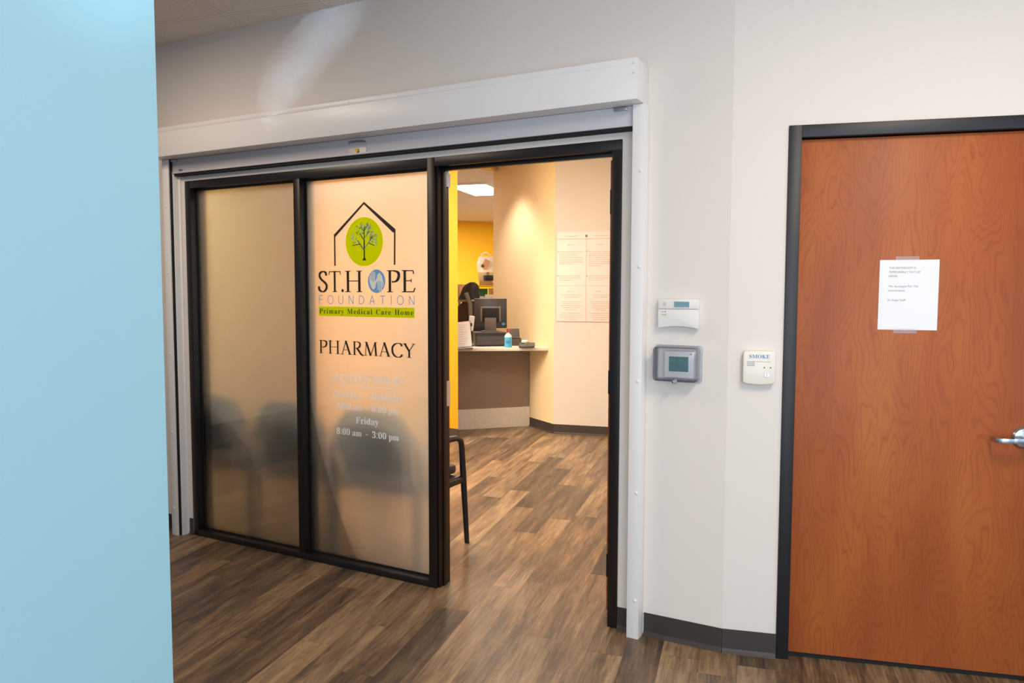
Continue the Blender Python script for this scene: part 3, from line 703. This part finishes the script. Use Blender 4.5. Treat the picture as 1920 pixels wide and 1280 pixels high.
def ring_y(mb, O, I, y0, y1):
    n = len(O); v = [(p[0], y0, p[1]) for p in O] + [(p[0], y0, p[1]) for p in I] + [(p[0], y1, p[1]) for p in O] + [(p[0], y1, p[1]) for p in I]; f = []
    for k in range(n):
        q = (k + 1) % n; f += [(k, q, n + q, n + k), (2 * n + k, 3 * n + k, 3 * n + q, 2 * n + q), (k, 2 * n + k, 2 * n + q, q), (n + k, n + q, 3 * n + q, 3 * n + k)]
    mb.add(v, f)
m = MB(); ring_y(m, rrect(-.990, -.786, 1.137, 1.294, .014), rrect(-.976, -.800, 1.151, 1.280, .008), -.006, -.0005); m.build('base_ring', 'guard', gu)
m = MB(); O, I = rrect(-.982, -.794, 1.144, 1.287, .014), rrect(-.979, -.797, 1.147, 1.284, .011)
ring_y(m, O, I, -.059, -.0065); m.prism_y(O, -.062, -.0595); m.build('cover', 'guard', gu)
m = MB(); m.lathe([(.010, 0), (.0095, .010), (.006, .016), (.001, .017)], (0, 0, 0), 24); m.cyl((0, 0, -.006), (0, 0, 0), .012, seg=24)
m.bm.transform(Matrix.Translation((-.889, -.062, 1.146)) @ Matrix.Rotation(PI / 2, 4, 'X')); m.build('cam_lock', 'silver', gu, smooth=True)

cxs = .122
sk = empty('smoke_alarm_switch', (BX + cxs * math.cos(TH), cxs * math.sin(TH), 1.215), TH); tag(sk, 'off-white SMOKE detector test switch with key lock between the bend and wooden door', 'alarm switch')
pl = [(-.063, -.060)] + [(-.063 + .126 * k / 10, -.064 - .006 * math.sin(PI * k / 10)) for k in range(1, 10)] + [(.063, -.060), (.063, .058), (.056, .066), (-.056, .066), (-.063, .058)]
m = MB(); m.prism_y(pl, -.034, -.0005); m.build('housing', 'plastic_cream', sk, .004, local=True)
m = MB(); put_text(m, 'SMOKE', F_MATH, -.040, .040, .037, .015, -.0345, serif=True); m.build('blue_lettering', 'label_blue', sk, local=True)
m = MB()
for k in range(4): m.box(-.048, -.018, -.0350, -.0338, .006 + k * .0045, .0072 + k * .0045)
m.box(-.048, .044, -.0350, -.0338, .0235, .0245)
m.build('vent_slots', 'ink_grey', sk, local=True)
m = MB()
for x in (.020, .044): MB().cyl((x, -.0338, .0), (x, -.0352, .0), .0026, seg=10).build('indicator_lamp', 'ink', sk, local=True)
m = MB(); m.cyl((.030, -.0338, -.030), (.030, -.038, -.030), .0100, .0090, 20); m.build('key_lock', 'satin', sk, smooth=True, local=True)
m = MB(); m.box(.029, .031, -.0388, -.0379, -.036, -.022); m.build('key_slot', 'ink', sk, local=True)

# ------------------------------------------------------------------ notice taped to the closed door
def w2l(s, off): x, y = w2(s, off); return (x, y, 0)
px, py = w2(.678, .0212)
no = empty('paper_notice', (px, py, 1.51), TH); tag(no, 'white letter-size out of order notice taped to the wooden door', 'notice')
m = MB(); m.add([(-.1075, 0, -.137), (.1065, 0, -.138), (.1070, 0, .1375), (-.1065, 0, .137)], [(0, 1, 2, 3)])
m.add([(-.1075, -.0003, -.137), (.1065, -.0003, -.138), (.1070, -.0003, .1375), (-.1065, -.0003, .137)], [(0, 1, 2, 3)])
sheet = m.build('paper_sheet', 'paper', no, local=True)
for z in (.141, -.141):
    m = MB(); m.box(-.05, .035, -.0007, .0002, z - .010, z + .010); m.build('tape', 'tape', no, local=True)
for t, a, b, z in (('THIS BATHROOM IS', -.073, .024, .106), ('TEMPORARILY OUT OF', -.073, .040, .090), ('ORDER.', -.074, -.040, .074), ('We Apologize For The', -.073, .034, .034), ('Inconvenience.', -.073, -.012, .018), ('St Hope Staff', -.074, -.010, -.020)):
    m = MB(); put_text(m, t, F_SANS, a, b, z - .004, .0075, -.0006); m.build('text_line', 'ink_grey', sheet, local=True)

# ------------------------------------------------------------------ poster inside the pharmacy
po = empty('wall_poster', (P2.x + dc.x * .34, P2.y + dc.y * .34, 1.67), math.atan2(dc.y, dc.x)); tag(po, 'large white two-column text poster on the far pharmacy wall', 'poster')
m = MB(); m.box(-.320, .340, -.006, -.0005, -.470, .470); m.build('poster_sheet', 'poster', po, .001, local=True)
m = MB(); m.box(-.320, .340, -.0075, -.006, .395, .399)
m.box(-.002, .002, -.0075, -.006, -.470, .395); m.box(-.320, .340, -.0075, -.006, -.094, -.091); m.box(-.320, .340, -.0072, -.006, -.470, -.466); m.box(-.320, -.317, -.0072, -.006, -.47, .47)
m.build('divider_line', 'midgrey' if False else 'ink_red', po, local=True)
def para(x0, x1, z, n, centre=False):
    m = MB()
    for k in range(n):
        wd = (x1 - x0) * random.uniform(.72, 1.0) if not (k == n - 1) else (x1 - x0) * .55
        a = (x0 + x1) / 2 - wd / 2 if centre else x0; x = a
        while x < a + wd:
            l = random.uniform(.010, .03); m.box(x, min(x + l, a + wd), -.0072, -.006, z - k * .021 - .0028, z - k * .021 + .0028); x += l + .006
    m.build('faded_text', 'ink_red', po, local=True)
for ox in (0, .31):
    para(-.28 + ox, -.04 + ox, .425, 1, True)
    para(-.23 + ox, -.10 + ox, .335, 1, True)
    para(-.285 + ox, -.02 + ox, .262, 7 if ox == 0 else 8); para(-.285 + ox, -.02 + ox, .01, 3)
    para(-.23 + ox, -.11 + ox, -.150, 1, True); para(-.285 + ox, -.02 + ox, -.19, 2, True); para(-.27 + ox, -.04 + ox, -.26, 5, True); para(-.28 + ox, -.03 + ox, -.38, 4, True)
m = MB(); m.cyl((0, -.0062, .425), (0, -.0078, .425), .014, seg=20); m.build('seal', 'ink_grey', po, local=True)
m = MB()
for x, z in ((-.300, .263), (.010, .268), (-.300, .012), (.010, .008)): MB().cyl((x, -.0062, z), (x, -.0075, z), .005, seg=10).build('bullet_mark', 'darkgrey', po, local=True)

# ------------------------------------------------------------------ waiting chairs behind the glass
def make_chair():
    r = empty('waiting_chair', (0, 0, 0))
    bl = lambda mb, n, mt='chair_black', bv=0.0, sm=False: mb.build(n, mt, r, bv, sm, local=True)
    m = MB(); m.box(-.235, .235, -.20, .235, .425, .485); bl(m, 'seat', 'chair_fabric', .022)
    m = MB(); m.box(-.262, .262, -.19, .205, .385, .422); bl(m, 'seat_frame', 'chair_black', .008)
    m = MB(); n = 10; P = []
    for i in range(n + 1):
        t = i / n; z = .50 + .37 * t; y = -.205 - .055 * t - .012 * math.sin(PI * t)
        hw = .225 + .015 * math.sin(PI * t) - (.05 * max(0, t - .8) / .2) ** 1
        for j in range(9):
            u = -1 + j / 4; P.append((u * hw, y - .020 * (1 - u * u) + .02, z - (.018 * u * u if t > .85 else 0)))
    f = [(i * 9 + j, i * 9 + j + 1, (i + 1) * 9 + j + 1, (i + 1) * 9 + j) for i in range(n) for j in range(8)]
    k = len(P); P2_ = [(p[0], p[1] - .032, p[2]) for p in P]
    F2 = [tuple(k + q for q in reversed(g)) for g in f]
    ring = [j for j in range(9)] + [i * 9 + 8 for i in range(1, n + 1)] + [n * 9 + j for j in range(7, -1, -1)] + [i * 9 for i in range(n - 1, 0, -1)]
    side = [(ring[(q + 1) % len(ring)], ring[q], k + ring[q], k + ring[(q + 1) % len(ring)]) for q in range(len(ring))]
    m.add(P + P2_, f + F2 + side); bl(m, 'backrest', 'chair_fabric', 0, True)
    for s in (-1, 1):
        x = s * .285
        m = MB(); m.tube([(x, -.215, .645), (x, -.10, .662), (x, .06, .668), (x, .14, .662), (x, .180, .645)], [.018, .022, .024, .023, .018], 12, 1.0); 
        for v in m.bm.verts: v.co.z = .655 + (v.co.z - .655) * .75
        bl(m, 'armrest', 'chair_black', 0, True)
        m = MB(); m.tube([(x, .165, .655), (x, .195, .635), (x, .205, .60), (x, .222, .42), (x, .262, .012), (x, .263, .0)], [.016, .018, .018, .019, .015, .015], 12); bl(m, 'leg', 'chair_black', 0, True)
        m = MB(); m.tube([(x, -.245, 0), (x, -.235, .2), (x, -.218, .42), (x, -.222, .64), (x * .93, -.262, .76)], [.015, .017, .018, .017, .013], 12); bl(m, 'leg', 'chair_black', 0, True)
        m = MB(); m.box(min(x, x * .9), max(x, x * .9), -.20, .215, .378, .424); m.box(x - .012, x + .012, -.21, .215, .385, .418); bl(m, 'side_rail', 'chair_black', .004)
    return r
def copy_tree(o, parent=None):
    c = o.copy(); COL.objects.link(c)
    if parent: c.parent = parent
    for ch in list(o.children): copy_tree(ch, c)
    return c
c0 = make_chair()
spots = [(-2.645, .415, 'black waiting chair nearest the doorway, its armrest and front leg showing past the glass post'),
         (-3.275, .430, 'dark chair blurred behind the frosted glass, middle of the row of three'),
         (-3.905, .420, 'dark chair blurred behind the frosted glass, farthest from the doorway')]
for i, (x, y, lb_) in enumerate(spots):
    r = c0 if i == 0 else copy_tree(c0)
    r.location = (x, y, 0); r.rotation_euler = (0, 0, [0, 0, 0][i])
    tag(r, lb_, 'chair', 'waiting chairs in a row behind the frosted glass')

# ------------------------------------------------------------------ pharmacy counter and what stands on it
E1, E2 = Vector((-4.401, 3.829)), Vector((-3.824, 4.426)); ed = (E2 - E1).normalized(); en = Vector((-ed.y, ed.x))
E0 = E1 - ed * .38
ct = empty('pharmacy_counter', (-4.3, 4.1, 0), 0); tag(ct, 'taupe laminate service counter with pale speckled top and kick panel at the far end', 'counter')
m = MB(); m.prism([tuple(E0), tuple(E2), (-4.232, 4.690), (-4.84, 4.10)], .222, .879); m.build('front_panel', 'laminate', ct)
m = MB(); m.prism([tuple(E0 - en * .004), tuple(E2 - en * .004), (-4.232, 4.690), (-4.84, 4.10)], 0, .221); m.build('kick_panel', 'terrazzo', ct)
F1, F2 = Vector((-3.487, 4.204)), Vector((-4.45, 3.545))
wbd = (PQ - P2).normalized(); off_b = -nb * .002
m = MB(); m.prism([tuple(F1 + off_b), tuple(F1 + wbd * .92 + off_b), (-4.90, 4.15), (-4.90, 3.60), tuple(F2)], .880, .914); m.build('countertop', 'stone', ct, .003)
ZC = .9145
R0 = math.radians(38)
def loc(c, rz):  # local->world helper for boxes written in local coordinates
    return c
pd = empty('cash_drawer', (-4.195, 4.165, ZC), R0); tag(pd, 'charcoal cash drawer box on the counter under the monitor', 'cash drawer')
m = MB(); m.box(-.172, .165, -.13, .15, .006, .140); m.build('case', 'charcoal', pd, .006, local=True)
m = MB(); m.box(-.165, .158, -.134, -.129, .015, .110); m.cyl((.0, -.134, .06), (.0, -.138, .06), .008, seg=14); m.build('drawer_front', 'darkgrey', pd, .002, local=True)
m = MB(); m.box(-.176, .169, -.136, .152, .140, .152); m.build('lid', 'darkgrey', pd, .004, local=True)
mo = empty('computer_monitor', (-4.215, 4.225, ZC + .1525), math.radians(31)); tag(mo, 'black computer monitor seen from behind on the pharmacy counter', 'monitor')
tilt = Matrix.Rotation(math.radians(-9), 4, 'X')
def tb(mb, mtx=Matrix.Translation((0, 0, .205)) @ tilt): mb.bm.transform(mtx); return mb
m = tb(MB().box(-.182, .182, .0, .030, -.165, .165)); m.build('screen_case', 'charcoal', mo, .006, local=True)
m = tb(MB().box(-.170, .170, .0302, .0315, -.150, .150)); m.build('screen', 'darkscreen', mo, local=True)
m = MB(); m.box(-.115, .115, -.022, .0, -.10, .075); m = tb(m); m.build('rear_bulge', 'midgrey', mo, .008, local=True)
m = MB(); m.box(-.095, .095, -.026, -.0225, -.098, .055); m = tb(m); m.build('vent_recess', 'dark', mo, .002, local=True)
m = MB(); m.box(-.068, .062, -.048, -.034, .004, .155); m.box(-.10, .10, -.07, .05, .0, .010); m.build('stand', 'midgrey', mo, .004, local=True)
m = tb(MB().box(-.182, .182, .002, .028, .1652, .1675)); m.build('top_edge', 'silver', mo, local=True)
m = MB(); m.box(.125, .160, -.001, .001, -.135, -.108); m = tb(m); m.build('sticker', 'sticker', mo, local=True)
rp = empty('receipt_printer', (-3.985, 4.345, ZC), math.radians(40)); tag(rp, 'dark receipt printer on the counter against the wall, behind the blue bottle', 'printer')
m = MB(); m.prism_x([(-.09, 0), (.06, 0), (.06, .178), (.035, .185), (-.01, .090), (-.09, .075)], -.070, .070); m.build('case', 'darkgrey', rp, .006, local=True)
m = MB(); m.box(-.06, .06, -.088, -.02, .076, .086); m.build('paper_cover', 'charcoal', rp, .003, local=True)
bt = empty('sanitizer_bottle', (-3.880, 4.020, ZC)); tag(bt, 'bright blue hand gel bottle with pump on the counter', 'bottle')
m = MB(); m.lathe([(.038, 0), (.041, .006), (.041, .105), (.0405, .11)], (0, 0, 0)); m.build('bottle_body', 'sanitizer', bt, smooth=True, local=True)
m = MB(); m.lathe([(.0405, .1102), (.038, .125), (.026, .142), (.013, .150), (.012, .158)], (0, 0, 0)); m.build('shoulder', 'plastic_white', bt, smooth=True, local=True)
m = MB(); m.lathe([(.012, .1585), (.012, .170), (.006, .172), (.006, .192)], (0, 0, 0), 16); m.box(-.008, .030, -.007, .007, .186, .196); m.build('pump', 'pumpred', bt, smooth=True, local=True)
m = MB(); a0 = math.radians(-90)
m.add([(.0415 * math.cos(a0 + math.radians(q)), .0415 * math.sin(a0 + math.radians(q)), z) for z in (.045, .075) for q in (-10, 5, 20, 35, 50)], [(i, i + 1, i + 6, i + 5) for i in range(4)]); m.build('label', 'label_blue', bt, local=True)
pn = empty('card_terminal', (-3.695, 4.100, ZC), math.radians(24)); tag(pn, 'low dark card payment terminal at the right end of the counter', 'card terminal')
m = MB(); m.prism_x([(-.08, 0), (.08, 0), (.085, .05), (.03, .052), (-.085, .026)], -.085, .085); m.build('case', 'darkgrey', pn, .018, local=True)
m = MB(); m.lathe([(.040, 0), (.042, .012), (.036, .024), (.012, .030), (.001, .0305)], (-.02, .02, .051), 20)
m.build('receipt_dome', 'grey', pn, smooth=True, local=True)
m = MB(); m.box(-.02, .02, -.055, -.035, .040, .045); m.build('keypad', 'lime', pn, local=True)
ds = empty('document_stand', (-4.215, 3.605, ZC), math.radians(28)); tag(ds, 'white sheet in a black tilted stand at the yellow wall end of the counter', 'document stand')
tl = Matrix.Translation((-.010, 0, .138)) @ Matrix.Rotation(math.radians(-6), 4, 'Y') @ Matrix.Rotation(math.radians(-16), 4, 'X')
m = MB(); m.box(-.125, .118, .002, .008, -.130, .150); m.bm.transform(tl); m.box(-.125, .118, -.06, .09, 0, .006); m.build('holder', 'charcoal', ds, .002, local=True)
m = MB(); m.box(-.118, .111, -.001, .0018, -.124, .146); m.bm.transform(tl); m.build('paper_sheet', 'paper', ds, local=True)
m = MB(); 
for k in range(9): m.box(-.09, .08 - .02 * (k % 3), -.0018, -.001, .11 - k * .025, .1115 - k * .025)
m.bm.transform(tl); m.build('text_line', 'ink_grey', ds, local=True)
sn = empty('barcode_scanner', (-4.335, 3.955, ZC), math.radians(30)); tag(sn, 'light grey upright barcode scanner beside the monitor', 'scanner')
m = MB(); m.box(-.030, .030, -.020, .020, .17, .335); m.bm.transform(Matrix.Rotation(math.radians(6), 4, 'Y')); m.build('handset', 'plastic_white', sn, .01, local=True)
m = MB(); m.cyl((0, 0, .0), (0, 0, .012), .05, seg=24); m.tube([(0, 0, .012), (.005, 0, .10), (.018, 0, .18)], .009, 10); m.build('stand', 'charcoal', sn, smooth=True, local=True)
m = MB(); m.box(.015, .035, -.0225, -.0200, .22, .255); m.build('button', 'ink', sn, .002, local=True)

# ------------------------------------------------------------------ office behind the counter
oc = empty('office_chair', (-5.02, 5.16, 0), math.radians(20)); tag(oc, 'black mesh office chair behind the service counter', 'office chair')
m = MB(); m.lathe([(.0, 0.44), (.22, .44), (.245, .46), (.24, .49), (.0, .50)], (0, 0, 0)); m.build('seat', 'chair_black', oc, smooth=True, local=True)
def shell(w0, w1, z0, z1, y0, bow, n=10, lean=0.0):
    mb = MB(); P = []
    for i in range(n + 1):
        t = i / n; z = z0 + (z1 - z0) * t; hw = w0 + (w1 - w0) * t
        if t > .6: hw *= math.sqrt(max(.02, 1 - ((t - .6) / .42) ** 2))
        for j in range(9): u = -1 + j / 4; P.append((u * hw + lean * t, y0 - bow * (1 - u * u), z))
    k = len(P); f = [(i * 9 + j, i * 9 + j + 1, (i + 1) * 9 + j + 1, (i + 1) * 9 + j) for i in range(n) for j in range(8)]
    Q = [(p[0], p[1] - .03, p[2]) for p in P]
    ring = [j for j in range(9)] + [i * 9 + 8 for i in range(1, n + 1)] + [n * 9 + j for j in range(7, -1, -1)] + [i * 9 for i in range(n - 1, 0, -1)]
    mb.add(P + Q, f + [tuple(k + q for q in reversed(g)) for g in f] + [(ring[(q + 1) % len(ring)], ring[q], k + ring[q], k + ring[(q + 1) % len(ring)]) for q in range(len(ring))])
    return mb
shell(.135, .09, 1.41, 1.63, -.19, .03, lean=.04).build('headrest', 'chair_black', oc, smooth=True, local=True)
shell(.25, .22, .56, 1.39, -.20, .03).build('backrest', 'chair_black', oc, smooth=True, local=True)
m = MB(); m.box(-.22, .22, -.27, -.235, 1.385, 1.405); m.tube([(-.02, -.30, 1.50), (.03, -.29, 1.36), (.045, -.30, 1.15), (-.01, -.31, .9), (0, -.25, .5)], .028, 10); m.build('back_support', 'midgrey', oc, smooth=True, local=True)
m = MB(); m.cyl((0, 0, .08), (0, 0, .44), .03, seg=16)
for k in range(5): a = k * 2 * PI / 5; m.tube([(0, 0, .11), (.27 * math.cos(a), .27 * math.sin(a), .075)], [.025, .016], 8)
b_ = m.build('base', 'charcoal', oc, smooth=True, local=True)
for k in range(5): a = k * 2 * PI / 5; MB().cyl((.27 * math.cos(a) - .012, .27 * math.sin(a), .032), (.27 * math.cos(a) + .012, .27 * math.sin(a), .032), .032, seg=16).build('caster', 'chair_black', b_, smooth=True, local=True)

RS = math.radians(27)
sx_, sy_ = -5.27, 6.02
sf = empty('storage_shelf', (sx_, sy_, 0), RS); tag(sf, 'tan storage shelf unit stacked with cartons behind the office chair', 'shelf')
m = MB()
for x in (-.44, .26):
    for y in (-.19, .21): MB().box(x, x + .03, y, y + .03, 0, 1.588 if x > 0 else 1.38).build('upright', 'shelfmetal', sf, local=True)
for z in (.25, .80, 1.365, 1.575):
    x0 = -.47 if z < 1.5 else -.17
    m = MB(); m.box(x0, .30, -.19, .24, z, z + .022); m.build('shelf_board', 'yellowbox' if z > 1.5 else 'shelfmetal', sf, .002, local=True)
def sl(x, y): v = Matrix.Rotation(RS, 2) @ Vector((x, y)); return (sx_ + v.x, sy_ + v.y)
def carton(name, label, cat, x, y, z, sx, sy, sz, mt, tape=None, lab=None, rz=0.0):
    X, Y = sl(x, y); e_ = empty(name, (X, Y, z), RS + rz); tag(e_, label, cat)
    m = MB(); m.box(-sx / 2, sx / 2, -sy / 2, sy / 2, 0, sz); m.build('box_body', mt, e_, .003, local=True)
    if tape: m = MB(); m.box(-sx / 2 - .001, sx / 2 + .001, -.02, .02, sz - .002, sz + .0008); m.box(-.02, .02, -sy / 2 - .0008, -sy / 2 + .002, sz * .55, sz + .0008); m.build('tape', tape, e_, local=True)
    if lab:
        a, b, c, d, lm = lab; m = MB(); m.box(a, b, -sy / 2 - .0015, -sy / 2 + .001, c, d); m.build('label', lm, e_, local=True)
    return e_
z0 = 1.5975
carton('cardboard_box', 'flat grey-brown carton with violet label, lowest of the pile on top of the shelf', 'box', .075, -.01, z0, .39, .30, .066, 'kraft', 'creambox', (.06, .17, .012, .050, 'purple'))
carton('cardboard_box', 'cream carton under the white shopping bag on the shelf', 'box', -.005, .02, z0 + .067, .26, .24, .115, 'creambox', 'kraft', None)
carton('product_box', 'small black box with a violet end lying before the cream carton', 'box', .035, -.140, z0 + .067, .19, .055, .070, 'blackbox', None, (-.09, -.07, .005, .065, 'purple'))
z1 = 1.3875
carton('cardboard_box', 'brown carton with peach label on the shelf left of the green carton', 'box', -.33, -.06, z1, .19, .22, .225, 'kraft', 'creambox', (-.06, .05, .06, .19, 'peach'))
carton('product_box', 'dark green carton beside the black chair back', 'box', -.07, -.02, z1 + .0005, .11, .14, .165, 'green', None, (-.045, .045, .02, .06, 'ink_white'))
carton('product_box', 'cream carton to the right of the green carton', 'box', .09, -.02, z1, .17, .18, .17, 'creambox', None, (-.05, .05, .09, .14, 'peach'))
carton('product_box', 'pale carton lying in front of the green and cream cartons', 'box', .07, -.150, z1, .22, .06, .085, 'bagwhite', None, (-.09, .09, .01, .035, 'creambox'))
# shopping bag with handles
bx, by = sl(-.03, .03); bz = z0 + .183
bg_ = empty('shopping_bag', (bx, by, bz), RS); tag(bg_, 'white plastic shopping bag with a peach label on top of the carton pile', 'bag')
m = MB(); n = 8; P = []
for i in range(n + 1):
    t = i / n; hw = .118 + .016 * math.sin(PI * t * 1.2); hd_ = .075 * (1 - .55 * t)
    for k in range(16):
        a = 2 * PI * k / 16; ca, sa = math.cos(a), math.sin(a)
        x = hw * (abs(ca) ** .5) * (1 if ca >= 0 else -1); y = hd_ * (abs(sa) ** .6) * (1 if sa >= 0 else -1)
        j = .008 * noise.noise(Vector((x * 20, y * 20, t * 6)))
        P.append((x + j, y + j, .215 * t + (j if 0 < i < n else 0)))
m.add(P, [tuple(range(16))[::-1], tuple(range(n * 16, n * 16 + 16))] + [(i * 16 + k, i * 16 + (k + 1) % 16, (i + 1) * 16 + (k + 1) % 16, (i + 1) * 16 + k) for i in range(n) for k in range(16)])
m.build('bag_body', 'bagwhite', bg_, smooth=True, local=True)
for y in (-.03, .03):
    m = MB(); m.tube([(-.07, y, .205), (-.065, y, .245), (-.03, y, .272), (.015, y, .270), (.045, y, .235), (.05, y, .205)], .006, 8); m.build('bag_handle', 'bagwhite', bg_, smooth=True, local=True)
m = MB(); m.boxm((.085, .004, .13), Matrix.Translation((-.005, -.074, .11)) @ Matrix.Rotation(.45, 4, 'Y')); m.build('label', 'peach', bg_, local=True)
m = MB(); m.boxm((.04, .004, .035), Matrix.Translation((-.048, -.077, .085)) @ Matrix.Rotation(.45, 4, 'Y')); m.build('printed_mark', 'darkgrey', bg_, local=True)
bx, by = sl(.205, .06)
b2 = empty('paper_bag', (bx, by, z0 + .0675), RS); tag(b2, 'crumpled pale bag behind and right of the white shopping bag', 'bag')
m = MB(); m.box(-.055, .055, -.06, .06, 0, .30)
bmesh.ops.subdivide_edges(m.bm, edges=m.bm.edges, cuts=4, use_grid_fill=True)
for v in m.bm.verts:
    if v.co.z > .02: v.co += Vector((noise.noise(v.co * 18), noise.noise(v.co * 18 + Vector((5, 0, 0))), 0)) * .012
m.build('bag_body', 'bagwhite', b2, smooth=True, local=True)

# ------------------------------------------------------------------ ceiling light in the office
cl = empty('ceiling_light', (-5.676, 6.48, 2.99), BUILD_ANG); tag(cl, 'bright rectangular ceiling light panel over the pharmacy office', 'ceiling light')
m = MB()
for q in ((-.305, .305, -.61, -.585), (-.305, .305, .585, .61), (-.305, -.28, -.585, .585), (.28, .305, -.585, .585)): m.box(q[0], q[1], q[2], q[3], -.008, .0195)
m.build('frame', 'white', cl, local=True)
m = MB(); m.box(-.28, .28, -.585, .585, -.004, .006); m.build('diffuser', 'lamp', cl, local=True)
